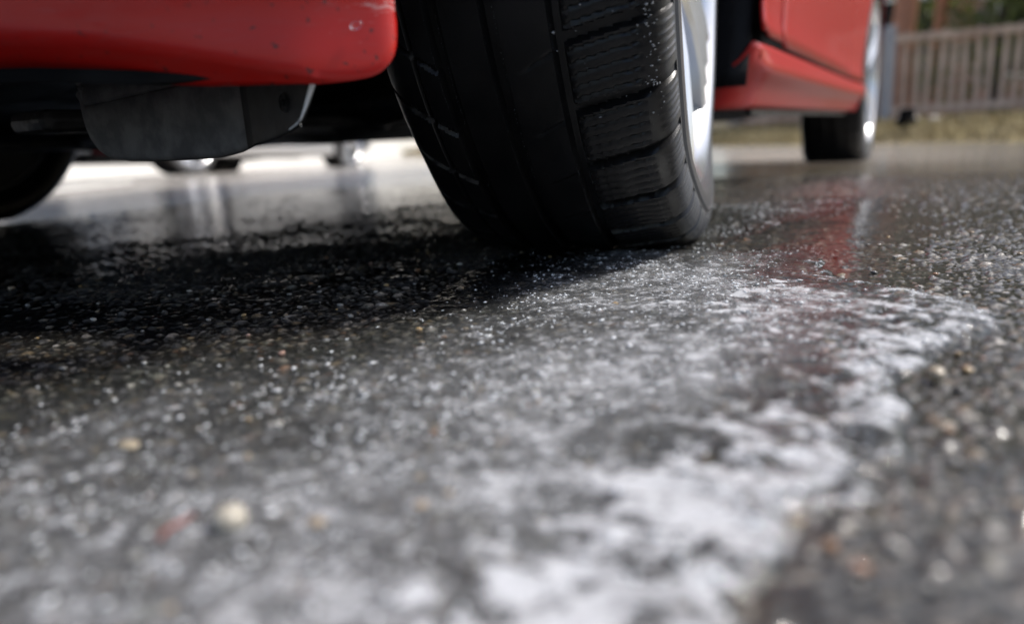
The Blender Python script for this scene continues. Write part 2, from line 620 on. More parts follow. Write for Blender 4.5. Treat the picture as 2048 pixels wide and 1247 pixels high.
gx = axis_steps([(-1.4, -.75, .022, .012), (-.75, -.30, .009, .0021), (-.30, .40, .00165, .00165), (.40, 1.1, .003, .014)])
gy = axis_steps([(-1.1, -.67, .02, .003), (-.67, -.05, .00155, .00155), (-.05, .7, .0018, .006), (.7, 1.4, .008, .014)])
X, Y = np.meshgrid(gx, gy, indexing='ij')
UND, HS, COL = asphalt_height(X, Y)
edge = np.minimum(np.minimum(X - gx[0], gx[-1] - X), np.minimum(Y - gy[0], gy[-1] - Y))
Z = road_z(X, Y) + UND + HS - .002 - .014 * (1 - sstep(0, .12, edge))
G = np.stack([X, Y, Z], -1)
me = raw_mesh('asphalt', G.reshape(-1, 3), grid_faces(*X.shape), True)
at = me.attributes.new('col', 'FLOAT_COLOR', 'POINT')
at.data.foreach_set('color', np.concatenate([COL.reshape(-1, 3), np.ones((X.size, 1))], 1).astype(np.float32).ravel())
asphalt = tag(link('asphalt', me, M['asphalt']), kind='structure')

# the rest of the road out to the horizon
fx = np.concatenate([-np.geomspace(160, 1.6, 46), np.linspace(-1.4, 1.4, 15), np.geomspace(1.6, 160, 46)])
FX, FY = np.meshgrid(fx, fx, indexing='ij')
FZ = road_z(FX, FY) - .010
road = tag(grid_obj('road', np.stack([FX, FY, FZ], -1), M['far']), kind='structure')

# melt water standing between the stones
wx = axis_steps([(-1.36, -.3, .012, .006), (-.3, .40, .005, .005), (.40, 1.0, .006, .012)])
wy = axis_steps([(-1.0, .3, .006, .005), (.3, 1.36, .006, .012)])
WX, WY = np.meshgrid(wx, wy, indexing='ij')
UW = .0016 * fnoise(WX * 6, WY * 6, 3, 2) + .0008 * fnoise(WX * 28, WY * 28, 9, 2)


def puddle(x, y):
    p = np.exp(-(((x - .215) / .065) ** 2 + ((y - .02) / .22) ** 2)) * .0030        # puddle beside the tyre, mirrors the red side
    p = p + sstep(-.05, -.45, x) * sstep(-.2, .35, y) * .0011                      # water under the car
    return p


lev = .00045 + .0007 * fnoise(WX * 9, WY * 9, 51, 3) + puddle(WX, WY)
WZ = road_z(WX, WY) + UW * .6 - .002 + lev - .016 * (1 - sstep(0, .12, np.minimum(np.minimum(WX - wx[0], wx[-1] - WX), np.minimum(WY - wy[0], wy[-1] - WY))))
water = tag(grid_obj('water', np.stack([WX, WY, WZ], -1), M['water']), kind='structure')

# sheet of melting ice
ix = axis_steps([(-.22, .36, .0017, .0017)])
iy = axis_steps([(-.72, -.1, .0017, .0017), (-.1, .45, .0018, .003)])
IX, IY = np.meshgrid(ix, iy, indexing='ij')
wob = .010 * fnoise(IX * 38, IY * 38, 61, 3) + .004 * fnoise(IX * 150, IY * 150, 64, 2)
sdf = poly_sdf(IX, IY, ICE) + wob
right = sstep(.16, .27, IX + .25 * (IY + .45)) * sstep(.02, -.2, IY)               # the thick outer rim of the sheet
UI = .0016 * fnoise(IX * 6, IY * 6, 3, 2)
thick = (.0022 + .0030 * right) * (1 - np.exp(-np.clip(sdf, 0, 1) / .010)) * (1 + .35 * fnoise(IX * 22, IY * 22, 71, 3))
ripple = np.abs(fnoise(IX * 55 + 2.2 * fnoise(IX * 20, IY * 20, 77, 2), IY * 85, 73, 3))
thick = thick + .0035 * np.exp(-((IY + .108 - .14 * IX) / .011) ** 2 - ((IX - .04) / .10) ** 2)        # slush squeezed up ahead of the tyre
gran = .00045 * fnoise(IX * 330, IY * 330, 75, 2) + (.0011 + .0012 * right) * (.35 - ripple)
tong = np.where(sdf > 0, thick + gran * sstep(0, .008, sdf), sdf * .3)
IZ = road_z(IX, IY) + UI - .002 + .0002 + tong
keep = sdf > -.006
blob = 0
for bx0, by0, sx0, sy0, am in ((.230, -.566, .042, .032, 1.22), (.243, -.498, .036, .034, 1.10), (.262, -.430, .028, .04, .62), (.280, -.345, .04, .05, .62), (.298, -.255, .04, .05, .68), (.21, -.25, .06, .08, .46), (.14, .36, .10, .05, .45), (.06, -.09, .07, .03, .25)):
    blob = blob + am * np.exp(-((IX - bx0) / sx0) ** 2 - ((IY - by0) / sy0) ** 2)
pn = fnoise(IX * 60 + 1.5 * fnoise(IX * 30, IY * 30, 84, 2), IY * 85, 83, 4, .6)
band = np.exp(-((np.clip(sdf, 0, 1) - .012) / .011) ** 2) * right
white = sstep(-.16, .30, .80 * blob + .40 * band - .50 + .70 * pn + .40 * fnoise(IX * 190, IY * 260, 87, 2)) * sstep(0, .004, sdf)
white = white * (.35 + .65 * sstep(.015, .09, ripple))
grey = sstep(0, .09, sdf) * (.20 + .22 * fnoise(IX * 16, IY * 22, 81, 3) + .27 * sstep(.0, .18, IX) * sstep(.0, -.1, IY))
IZ = IZ + .0007 * white
frost = np.clip(np.maximum(grey, 0) + .66 * white, 0, 1)
F = grid_faces(*IX.shape)
F = F[keep.ravel()[F].all(1)]
used = np.unique(F)
remap = np.full(IX.size, -1)
remap[used] = np.arange(len(used))
me = raw_mesh('ice_sheet', np.stack([IX, IY, IZ], -1).reshape(-1, 3)[used], remap[F], True)
at = me.attributes.new('frost', 'FLOAT', 'POINT')
at.data.foreach_set('value', frost.ravel()[used].astype(np.float32))
ice = tag(link('ice_sheet', me, M['ice']), 'thin whitish sheet of melting ice spread over the wet asphalt in front of the tyre', 'ice')


def ground_at(x, y):
    x, y = np.atleast_1d(x), np.atleast_1d(y)
    u, h, _ = asphalt_height(x, y)
    return road_z(x, y) + u - .002, h


# loose crystals and slush grains on the ice
def scatter_grains(name, xy, size, m, parent, seed, zoff=0.0, flat=.7, lng=1.2):
    r = np.random.default_rng(seed)
    base = np.array([(1, 0, 0), (-1, 0, 0), (0, 1, 0), (0, -1, 0), (0, 0, 1), (0, 0, -1)], float)
    tri = np.array([(0, 2, 4), (2, 1, 4), (1, 3, 4), (3, 0, 4), (2, 0, 5), (1, 2, 5), (3, 1, 5), (0, 3, 5)])
    n = len(xy)
    V = base[None] * (1 + r.uniform(-.4, .4, (n, 6, 3))) + r.normal(0, .25, (n, 6, 3))
    a = r.uniform(0, 2 * PI, n)
    ca, sa = np.cos(a)[:, None], np.sin(a)[:, None]
    V[..., 0] *= r.uniform(.8, lng, (n, 1))
    V = np.stack([V[..., 0] * ca - V[..., 1] * sa, V[..., 0] * sa + V[..., 1] * ca, V[..., 2] * flat], -1)
    V = V * size[:, None, None]
    V[..., 0] += xy[:, 0:1]
    V[..., 1] += xy[:, 1:2]
    V[..., 2] += xy[:, 2:3] + zoff
    Fa = (tri[None] + 6 * np.arange(n)[:, None, None]).reshape(-1, 3)
    return tag(link(name, raw_mesh(name, V.reshape(-1, 3), Fa, False), m, parent), kind='stuff')


M['crystal'] = mat('ice_crystal', (.74, .77, .80), .15)
px, py = rng.uniform(-.2, .35, 60000), rng.uniform(-.66, .42, 60000)
ii = np.clip(((px - ix[0]) / .0017).astype(int), 0, len(ix) - 1)
jj = np.clip(np.searchsorted(iy, py), 0, len(iy) - 1)
okp = (sdf[ii, jj] > .004) & (rng.uniform(size=60000) < .016 + .26 * frost[ii, jj] + .22 * (fnoise(px * 25, py * 25, 91, 3) > .12) * (px > .03))
px, py, zz = px[okp], py[okp], IZ[ii, jj][okp]
scatter_grains('slush_grain', np.stack([px, py, zz], -1), rng.uniform(.0003, .0009, okp.sum()) * rng.choice([1, 1, 1.5], okp.sum()), M['crystal'], ice, 7, flat=.4, lng=2.4)

# aggregate stones standing proud of the surface
scol = {'tan': (.30, .23, .15), 'brown': (.26, .13, .06), 'pale': (.45, .43, .39), 'grey': (.22, .215, .20), 'ochre': (.34, .23, .10), 'dark': (.06, .058, .055), 'pink': (.38, .24, .19)}
smat = {k: mat(k + '_stone', v, .38, 0, .6, .1, noise=(1.6, .6, tuple(q * .6 for q in v)), bump=(3, .3, .2)) for k, v in scol.items()}
smesh = []
for k, kind in enumerate(['tan', 'brown', 'pale', 'grey', 'ochre', 'dark', 'pink', 'grey', 'pale', 'dark']):
    b = blob_mesh('stone', 100 + k, 1, .25, .55)
    b.materials.append(smat[kind])
    smesh.append(b)
n_st = 0
while n_st < 296:
    d = .16 + .62 * random.random() ** 1.3
    ang = YAW + R(random.uniform(-37, 36))
    x, y = CAM.x - math.sin(ang) * d, CAM.y + math.cos(ang) * d
    if y > -.10 and -.12 < x < .14 or y > .1:
        continue
    s = random.uniform(.0011, .0025) * (1.3 if random.random() < .10 else 1)
    z0, h = ground_at(x, y)
    o = bpy.data.objects.new('stone', random.choices(smesh, [3, 2, 2, 3, 2, 2, 1, 3, 1, 2])[0])
    C.objects.link(o)
    o.parent = asphalt
    o.location = (x, y, float(z0[0]) + .0013 + random.uniform(-.1, .3) * s)
    o.rotation_euler = (random.uniform(-.2, .2), random.uniform(-.2, .2), random.uniform(0, 6.28))
    o.scale = (s * random.uniform(.8, 1.35), s, s)
    n_st += 1


def loose(name, loc, s, m, label, cat, seed, flat=.85, rot=0):
    me = blob_mesh(name, seed, 3, .10, flat)
    o = link(name, me, m)
    z0, h = ground_at(loc[0], loc[1])
    o.location = (loc[0], loc[1], float(z0[0]) + .0022 + s[2] * .55)
    o.scale = s
    o.rotation_euler.z = rot
    return tag(o, label, cat)


M['pebble'] = mat('cream_pebble', (.36, .335, .28), .35, 0, .4, .1, noise=(2, .7, (.25, .22, .17)))
M['tanpeb'] = mat('tan_pebble', (.30, .26, .19), .35, 0, .5, .1, noise=(2, .5, (.22, .17, .11)))
loose('pebble', (.1215, -.5600), (.0050, .0050, .0046), M['pebble'], 'round cream pebble lying loose near the bottom left of the ice', 'pebble', 301)
loose('pebble', (.0390, -.5400), (.0048, .0034, .0022), M['tanpeb'], 'small tan pebble at the left edge of the ice', 'pebble', 302)
loose('pebble', (.2990, -.3590), (.0042, .0042, .0030), M['tanpeb'], 'ochre pebble on wet asphalt right beside the rim of the ice', 'pebble', 303)
M['twig'] = mat('red_brown_twig', (.26, .055, .03), .6, noise=(200, .7, (.12, .03, .02)))
z0, _ = ground_at(.10, -.57)
tw = tube_obj('twig', [(0.1119, -0.5765, 0.0000), (0.1114, -0.5719, 0.0010), (0.1112, -0.5678, 0.0006), (0.1108, -0.5637, 0.0012)], [.0004, .0006, .0006, .0003], M['twig'])
tw.location.z = float(z0[0]) + .0045
tag(tw, 'thin reddish brown twig lying on the ice left of the cream pebble', 'twig')


# ------------------------------------------------------------------ wheels
RT, ZC = .312, .300           # tyre radius, axle height over the contact patch


def tyre_mesh(name, NA, dense):
    # profile: (x, r) from inner bead over the tread to the outer bead
    ctrl = np.array([(-.080, .242), (-.095, .250), (-.102, .268), (-.100, .286), (-.094, .297), (-.083, .3052), (-.06, .3098), (-.03, .3116), (0, .312),
                     (.03, .3116), (.06, .3098), (.083, .3052), (.094, .297), (.099, .286), (.1015, .270), (.1035, .257), (.100, .2525), (.096, .250), (.080, .242)])
    dl = np.concatenate([[0], np.cumsum(np.hypot(*np.diff(ctrl, axis=0).T))])
    npr = 150 if dense else 44
    s = np.linspace(0, dl[-1], 1200)
    x, r = np.interp(s, dl, ctrl[:, 0]), np.interp(s, dl, ctrl[:, 1])
    ker = np.ones(41) / 41
    x, r = np.convolve(np.pad(x, 20, 'edge'), ker, 'valid'), np.convolve(np.pad(r, 20, 'edge'), ker, 'valid')
    sel = np.linspace(0, 1199, npr).astype(int)
    x, r = x[sel], r[sel]
    a = np.linspace(0, 2 * PI, NA, endpoint=False)
    A, XX = np.meshgrid(a, x, indexing='ij')
    RR = np.repeat(r[None], NA, 0)
    tread = np.abs(XX) < .1
    g = np.zeros_like(A)

    def groove(d, w, depth):
        return depth * (1 - sstep(w * .5, w * .5 + .0010, np.abs(d)))
    for gxp, gw in ((-.046, .0075), (-.008, .0075), (.034, .0065)):
        g = np.maximum(g, groove(XX - gxp, gw, .0065))
    g = np.maximum(g, groove(XX + .066, .002, .003))
    P = 2 * PI / 40
    # outer shoulder blocks, slanted lateral grooves running out over the shoulder
    skew = .022 * (XX - .03) / .06 + .012 * np.sin((XX - .03) / .06 * 2.2)
    ph = ((A + skew) / P + .5) % 1 - .5
    on = (XX > .030) & (RR > .270)
    g = np.where(on, np.maximum(g, groove(ph * P * .305, .0068, .0065) * sstep(.268, .286, RR)), g)
    # inner blocks
    ph2 = ((A - .12 * (XX + .05) / .05) / P + .25) % 1 - .5
    on2 = (XX < -.05) & (RR > .275)
    g = np.where(on2, np.maximum(g, groove(ph2 * P * .305, .0022, .0025)), g)
    # mid rib notches
    ph3 = ((A + 1.6 * XX) / P + .1) % 1 - .5
    on3 = (XX > -.001) & (XX < .034)
    g = np.where(on3, np.maximum(g, groove(ph3 * P * .305, .0014, .0012) * sstep(.004, .014, XX)), g)
    # wavy sipes
    for k in (1, 2, 3, 4, 5):
        pk = ((A + skew + .002 * np.sin(XX * 900)) / P + .5 + k / 6) % 1 - .5
        ons = (XX > .040) & (XX < .082)
        g = np.where(ons, np.maximum(g, groove(pk * P * .305, .0008, .0015)), g)
    RR = RR - np.where(tread, g, 0)
    # fine ridges on the shoulder wall between the lateral grooves
    band = (XX > .088) & (RR < .2995) & (RR > .279)
    rid = ((A / P * 8) % 1 < .3) & (np.abs(ph) > .2)
    XX = XX + np.where(band & rid, .0009, 0)
    ring = (XX > .09) & (np.abs(RR - .273) < .002)
    XX = XX + np.where(ring, .0016, 0)
    if not dense:
        RR = RR + np.where(tread, g, 0) * .6
    XV, YV, ZV = XX, RR * np.sin(A), -RR * np.cos(A)
    low = ZV < -ZC + .0015
    XV = XV * (1 + .11 * sstep(-.20, -.30, ZV) * (np.abs(XV) > .07))
    ZV = np.where(low, -ZC + .0015 + .03 * (ZV + ZC - .0015) * 0, ZV)
    return raw_mesh(name, np.stack([XV, YV, ZV], -1).reshape(-1, 3), grid_faces(NA, npr, cu=True)[:, ::-1], True, 32)


TY_HI = tyre_mesh('tyre', 1440, True)
TY_LO = tyre_mesh('tyre', 240, False)
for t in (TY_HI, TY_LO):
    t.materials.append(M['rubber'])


def spoke_mesh():
    out = []
    G = []
    for r, wd, xo, th in ((.035, .030, .070, .026), (.07, .022, .080, .024), (.13, .017, .090, .020), (.19, .018, .096, .018), (.238, .028, .097, .014)):
        G.append([(xo - th, -wd, r), (xo - .004, -wd, r), (xo, -wd * .55, r), (xo - .006, 0, r), (xo, wd * .55, r), (xo - .004, wd, r), (xo - th, wd, r)])
    G = np.array(G)
    me = raw_mesh('spoke', G.reshape(-1, 3), grid_faces(5, 7), True, 30)
    me.materials.append(M['alloy'])
    return me


SPOKE = spoke_mesh()


def wheel(car, loc, steer, mesh, flip=False, name='wheel'):
    h = empty(name, loc, steer + (PI if flip else 0), car)
    link('tyre', mesh, None, h)
    lathe('rim', [(-.085, .246), (-.08, .234), (-.03, .224), (.02, .221), (.060, .226), (.088, .234), (.098, .241), (.102, .247), (.100, .251), (.085, .249)], M['alloy'], h, n=96)
    lathe('brake_disc', [(.012, .03), (.018, .14), (.008, .145), (-.004, .14), (-.004, .03)], M['disc'], h)
    lathe('hub', [(-.10, .0), (-.10, .05), (.03, .055), (.048, .045), (.056, .034), (.060, .02), (.061, .0)], M['alloy'], h, n=32)
    lathe('back_plate', [(-.070, .0), (-.070, .18), (-.078, .232), (-.082, .236)], M['under'], h)
    for k in range(10):
        o = link('spoke', SPOKE, None, h)
        o.rotation_euler.x = 2 * PI * (k // 2) / 5 + (.13 if k % 2 else -.13) + .35
    return h


# ------------------------------------------------------------------ car body
WB = 2.25
XM = -.725
ARCH = .336
STEER = .205


def side_x(z):
    return np.interp(z, [.12, .15, .18, .215, .25, .32, .45, .6, .75, .88, .95], [.060, .072, .083, .089, .083, .087, .098, .100, .094, .082, .06])


BC = np.array([(.048, -.372), (.010, -.408), (-.05, -.445), (-.12, -.478), (-.25, -.525), (-.45, -.565), (-.725, -.58)])
BL = np.concatenate([[0], np.cumsum(np.hypot(*np.diff(BC, axis=0).T))])


def bumper_pt(s):
    return np.interp(s, BL, BC[:, 0]), np.interp(s, BL, BC[:, 1])


def build_car(name, paint, loc, rz, hi):
    car = empty(name, loc, rz)
    tl = TY_HI if hi else TY_LO
    wheel(car, (0, 0, ZC), STEER if hi else 0, tl)
    wheel(car, (2 * XM, 0, ZC), STEER if hi else 0, TY_LO, True)
    dz = -.050 if hi else 0
    wheel(car, (0, WB, ZC + dz), 0, TY_LO)
    wheel(car, (2 * XM, WB, ZC + dz), 0, TY_LO, True)

    # front bumper cover, round the corner to the middle and mirrored
    S = np.concatenate([[0, .0004, .0012, .0024, .004, .0065, .009, .0125, .016, .02, .026, .033], np.linspace(.04, .22, 26), np.linspace(.25, BL[-1], 18)])
    xs, ys = bumper_pt(S)
    ker = np.array([1, 2, 3, 2, 1]) / 9
    xs2 = np.convolve(np.pad(xs, 2, 'edge'), ker, 'valid')
    ys2 = np.convolve(np.pad(ys, 2, 'edge'), ker, 'valid')
    wgt = sstep(.02, .06, S) * (S < BL[-1] - .05)
    xs, ys = xs * (1 - wgt) + xs2 * wgt, ys * (1 - wgt) + ys2 * wgt
    tx, ty = np.gradient(xs), np.gradient(ys)
    ln = np.hypot(tx, ty)
    nx, ny = -ty / ln * -1, tx / ln * -1      # outward
    sgn = np.sign(nx * .5 + ny * -.86)
    nx, ny = nx * sgn, ny * sgn
    zb = np.interp(S, [0, .0004, .0012, .0024, .004, .0065, .009, .0125, .016, .02, .026, .039, .099, .149, .202, .4, .9],
                   [.166, .160, .1545, .1505, .1475, .1447, .1425, .1410, .1402, .1397, .1393, .1391, .1418, .1472, .1519, .158, .16])
    zk = np.interp(S, [0, .039, .049, .096, .145, .198, .4, .9], [0, .1405, .1440, .1547, .1647, .1707, .182, .185])
    zk = np.maximum(zk, zb + .0012)
    tuck = np.interp(S, [0, .03, .05, .1, .2, .9], [.0006, .001, .005, .016, .030, .035])
    rows = []
    edge_in = .0035 * np.exp(-S / .0022)
    for t in np.linspace(0, 1, 6):
        off = -tuck * (1 - t) ** 1.0 - edge_in
        rows.append(np.stack([xs + nx * off, ys + ny * off, zb + (zk - zb) * t], -1))
    for t in np.linspace(0, 1, 26)[1:]:
        z = zk + (.60 - zk) * t ** 1.5
        bul = .085 * sstep(.15, .50, z) * sstep(0, .25, S) + .050 * sstep(.17, .34, z) * (1 - sstep(0, .25, S)) * sstep(-.01, .012, S) - .03 * sstep(.5, .6, z)
        off = bul - edge_in
        rows.append(np.stack([xs + nx * off, ys + ny * off, z], -1))
    Gb = np.stack(rows, 1)
    Gm = Gb[::-1].copy()
    Gm[..., 0] = 2 * XM - Gm[..., 0]
    bumper = grid_obj('bumper', np.concatenate([Gb, Gm[1:]]), paint, car, sharp=50, solid=.003)
    # rubber strip under the bumper edge
    Ss = np.linspace(.085, BL[-1], 40)
    sx, sy = bumper_pt(Ss)
    zt = np.interp(Ss, S, zb)
    hgt = .0060 * sstep(.083, .15, Ss)
    strip = np.stack([np.stack([sx + dx * .55, sy + dx + .010, zt + .002 - hgt * q - .0002], -1) for dx, q in ((.000, -.2), (.001, 1), (.012, 1.1), (.028, .9))], 1)
    st2 = strip[::-1].copy()
    st2[..., 0] = 2 * XM - st2[..., 0]
    grid_obj('lip_strip', np.concatenate([strip, st2[1:]]), M['black'], car, sharp=40, solid=.002)

    # air deflectors ahead of the front wheels
    PL = [(-.262, -.362), (-.085, -.362), (.012, -.394)]
    cols = [(-.2620, .140, .165), (-.2605, .1290, .166), (-.2570, .1205, .166), (-.2510, .1140, .166), (-.2410, .1090, .166), (-.222, .1062, .165), (-.19, .1049, .164), (-.15, .1046, .163),
            (-.117, .1048, .162), (-.095, .1075, .161), (-.085, .1092, .160), (-.074, .1112, .159), (-.055, .1125, .156), (-.042, .1140, .154), (-.024, .1165, .152), (-.016, .1185, .150), (-.009, .1210, .150), (-.001, .1280, .149), (.006, .1350, .148), (.013, .1415, .1475)]

    def plan(x):
        return np.interp(x, [p[0] for p in PL], [p[1] for p in PL])

    def sheet(sel):
        g = []
        for (x, b, t) in sel:
            y = float(plan(x))
            cr = np.interp(x, [-.27, -.12, -.02], [.146, .153, .158])
            b -= .0018
            cz = [b, b + .0012, b + .004, b + (cr - b) * .35, b + (cr - b) * .7, cr - .0015, cr, cr + .0015, max(t, cr + .003)]
            dy = [.0055, .0015, 0, 0, .0006, .0012, .0040, .0016, .0035]
            if b > cr - .012:
                cz = list(np.linspace(b, max(t, b + .004), 9))
                dy = [.0006, 0, 0, 0, 0, 0, 0, 0, 0]
            k_ = 1 - sstep(-.10, -.085, x) * .85
            g.append([(x, y + q * k_, z) for z, q in zip(cz, dy)])
        return np.array(g)
    for mir in (False, True):
        g1, g2 = sheet(cols[:11]), sheet(cols[10:])
        if mir:
            g1[..., 0], g2[..., 0] = 2 * XM - g1[..., 0], 2 * XM - g2[..., 0]
        df = grid_obj('air_deflector', g1, M['deflector'], car, sharp=60, solid=-.006 if mir else .006)
        grid_obj('deflector_wing', g2, M['flapwing'], df, sharp=60, solid=-.0015 if mir else .0015)
        if hi and not mir:
            by = float(plan(-.026))
            an = math.atan2(-.394 + .362, .097)
            for nm, rr, mt, pz in (('clip_ring', [(0, .0044), (.0008, .0046), (.0008, .0051), (0, .0054)], M['flapwing'], 0), ('bolt', [(0, .0022), (.0012, .0021), (.0015, .0016), (.0008, .0011), (.0008, 0)], M['flapwing'], 0)):
                o = lathe(nm, rr, mt, df, axis='y2', n=28)
                o.location = (-.026, by - .0006, .1310)
                o.rotation_euler = (PI / 2, 0, an)
            ep = [(-.024, .1165), (-.016, .1185), (-.009, .1210), (-.005, .1245), (-.001, .1280), (.006, .1350), (.012, .1415)]
            tube_obj('edge_trim', [(x, float(plan(x)) - .0002, z) for x, z in ep], [.0004, .0005, .0006, .0008, .0010, .0014, .0018], M['wet_edge'], df, 8)
            tube_obj('drip', [(-.0095, float(plan(-.009)) - .001, .1210), (-.009, float(plan(-.009)) - .001, .1190), (-.0088, float(plan(-.009)) - .001, .1170)], [.0012, .0007, .0002], M['water_clear'], df, 8)

    # side panels (mirrored pair)
    def arch_y(z, cy, side):
        q = np.sqrt(np.clip(ARCH ** 2 - (z - .30) ** 2, 0, None))
        return cy + side * q

    def panel(nm, m, zs, ya, yb, xoff=0.0, n=14, par=car, fx=None, lip=None):
        for mir in (False, True):
            g = []
            for z in zs:
                a, b = ya(z), yb(z)
                ysx = a + (b - a) * np.linspace(0, 1, n)
                xx = side_x(np.full(n, z)) + xoff + (fx(ysx, z) if fx else 0)
                g.append(np.stack([xx, ysx, np.full(n, z)], -1))
            g = np.array(g)
            if mir:
                g[..., 0] = 2 * XM - g[..., 0]
            grid_obj(nm, g, m, par, sharp=45, solid=.004 if mir else -.004)
    nose = lambda y, z: -.28 * np.clip(-.20 - y, 0, 1) ** 1.6
    flare = lambda y, z: .010 * np.exp(-((y - .34) / .05) ** 2) + .012 * sstep(1.5, 2.1, y)
    sillx = lambda y, z: .014 * sstep(1.5, 2.1, y) - .055 * (1 - sstep(.325, .40, y)) ** 2 * sstep(.215, .150, z) + .008 * np.exp(-((z - .180) / .016) ** 2)
    top = lambda z: .02
    # fender behind and above the front wheel
    panel('front_fender', paint, np.concatenate([np.linspace(.222, .40, 12), np.linspace(.43, .648, 12)]), lambda z: arch_y(z, 0, 1), lambda z: .52, fx=flare)
    panel('front_fender', paint, np.linspace(.3, .648, 16), lambda z: -.62 + .1 * (z > .6), lambda z: arch_y(z, 0, -1), fx=nose)
    panel('front_fender', paint, np.linspace(.653, .88, 12), lambda z: -.55 + (z - .65) * .9, lambda z: .52, fx=nose, n=40)
    # sill skirt
    panel('sill', paint, np.linspace(.126, .208, 12), lambda z: .322, lambda z: arch_y(z, WB, -1), fx=sillx, n=40)
    panel('door', paint, np.linspace(.216, .88, 24), lambda z: .526, lambda z: 1.55, fx=flare, n=30)
    panel('rear_fender', paint, np.linspace(.216, .648, 22), lambda z: 1.556, lambda z: arch_y(z, WB, -1), fx=flare, n=24)
    panel('rear_fender', paint, np.linspace(.653, .88, 12), lambda z: 1.556, lambda z: WB + .60 - (z - .65) * .2, fx=lambda y, z: flare(y, z) - .25 * np.clip(y - WB - .25, 0, 1) ** 1.6, n=30)
    panel('rear_fender', paint, np.linspace(.30, .648, 16), lambda z: arch_y(z, WB, 1), lambda z: WB + .62, fx=lambda y, z: flare(y, z) - .25 * np.clip(y - WB - .25, 0, 1) ** 1.6)
    # dark rubber seal behind the gap between door and sill
    for mir in (False, True):
        xa = .086 if not mir else 2 * XM - .086
        box_obj('door_seal', (min(xa, xa - (.02 if not mir else -.02)), .36, .19), (max(xa, xa - (.02 if not mir else -.02)), 1.95, .225), M['black'], car)
    # wheel arch liners
    for cy in (0, WB):
        for mir in (False, True):
            a = np.linspace(R(-82 if cy == 0 else -115), R(115), 40)
            rl = ARCH + .008
            g = []
            for x in (.078, .05, -.10, -.30, -.34):
                rr = rl if x > -.32 else .05
                g.append(np.stack([np.full(40, x if not mir else 2 * XM - x), cy + rr * np.sin(a), .30 + rr * np.cos(a)], -1))
            g = np.array(g)
            g[..., 2] = np.maximum(g[..., 2], .132)
            grid_obj('arch_liner', g, M['liner'], car, sharp=50, solid=.003)
    for mir in (False, True):
        xw = -.19 if not mir else 2 * XM + .19
        box_obj('inner_panel', (xw - .006, -.32, .18), (xw + .006, .42, .62), M['liner'], car)
        x0, x1 = sorted((xw + (.02 if not mir else -.02), -.05 if not mir else 2 * XM + .05))
        box_obj('splash_panel', (x0, -.352, .21), (x1, -.346, .60), M['liner'], car)
    # rear bumper
    xs3 = np.linspace(0, 1, 24)
    g = []
    for z in np.linspace(.19, .60, 14):
        b = .05 * math.sin((z - .19) / .41 * PI)
        yy = WB + .58 + b + .06 * np.sin(xs3 * PI)
        xx = side_x(np.full(24, .4)) + 2 * (XM - side_x(.4)) * xs3
        yy = np.where((xs3 < .01) | (xs3 > .99), WB + .36, yy)
        g.append(np.stack([xx, yy, np.full(24, z)], -1))
    grid_obj('rear_bumper', np.array(g), paint, car, sharp=50, solid=.004)
    # bonnet, roof, hatch
    def loft(nm, m, secs, n=18, sol=.004):
        g = []
        for (y, z, hw, cr) in secs:
            u = np.linspace(-1, 1, n)
            g.append(np.stack([XM + hw * u, np.full(n, y), z + cr * (1 - u ** 2) - .03 * np.abs(u) ** 6], -1))
        return grid_obj(nm, np.array(g), m, car, sharp=40, solid=sol)
    loft('hood', paint, [(-.66, .60, .60, .02), (-.64, .68, .66, .03), (-.52, .80, .73, .04), (-.2, .88, .80, .04), (.25, .93, .81, .04), (.40, .95, .80, .04)])
    loft('windscreen', M['glass'], [(.40, .952, .74, .03), (.62, 1.12, .68, .03), (.92, 1.36, .60, .03)], sol=0)
    loft('roof', paint, [(.92, 1.365, .61, .03), (1.1, 1.41, .61, .03), (1.7, 1.42, .61, .03), (2.3, 1.37, .60, .03), (2.5, 1.30, .60, .03)])
    loft('rear_window', M['glass'], [(2.5, 1.295, .58, .03), (2.72, .95, .68, .03)], sol=0)
    loft('tailgate', paint, [(2.72, .94, .72, .03), (2.84, .80, .76, .02), (2.87, .60, .76, .0)])
    for mir in (False, True):
        k = (lambda x: x) if not mir else (lambda x: 2 * XM - x)
        g = np.array([[(k(.075), .42, .885), (k(.075), 1.55, .885)], [(k(-.02), .72, 1.14), (k(-.02), 1.55, 1.14)], [(k(-.10), .98, 1.355), (k(-.10), 1.55, 1.36)]])
        grid_obj('window', g, M['glass'], car)
        g = np.array([[(k(.075), 1.60, .885), (k(.06), 2.66, .90)], [(k(-.02), 1.60, 1.14), (k(-.03), 2.56, 1.12)], [(k(-.10), 1.60, 1.355), (k(-.11), 2.42, 1.30)]])
        grid_obj('window', g, M['glass'], car)
        box_obj('door_pillar', (min(k(-.105), k(.078)), 1.552, .885), (max(k(-.105), k(.078)), 1.598, .89), M['black'], car)
        o = link('headlight', blob_mesh('headlight', 5, 3, .02, 1), M['lampglass'], car)
        o.location = (k(-.09), -.60, .66)
        o.scale = (.11, .07, .08)
        o = link('tail_light', blob_mesh('tail_light', 6, 3, .02, 1), M['redlamp'], car)
        o.location = (k(-.02), WB + .58, .74)
        o.scale = (.06, .05, .11)
        o = link('wing_mirror', blob_mesh('wing_mirror', 8, 3, .03, .65), paint, car)
        o.location = (k(.16), .62, .98)
        o.scale = (.10, .06, .11)
        box_obj('door_handle', (min(k(.088), k(.118)), 1.36, .775), (max(k(.088), k(.118)), 1.50, .795), M['chrome'], car, .006)
    box_obj('grille', (XM - .38, -.70, .30), (XM + .38, -.668, .42), M['black'], car, .01)
    # underside
    g = []
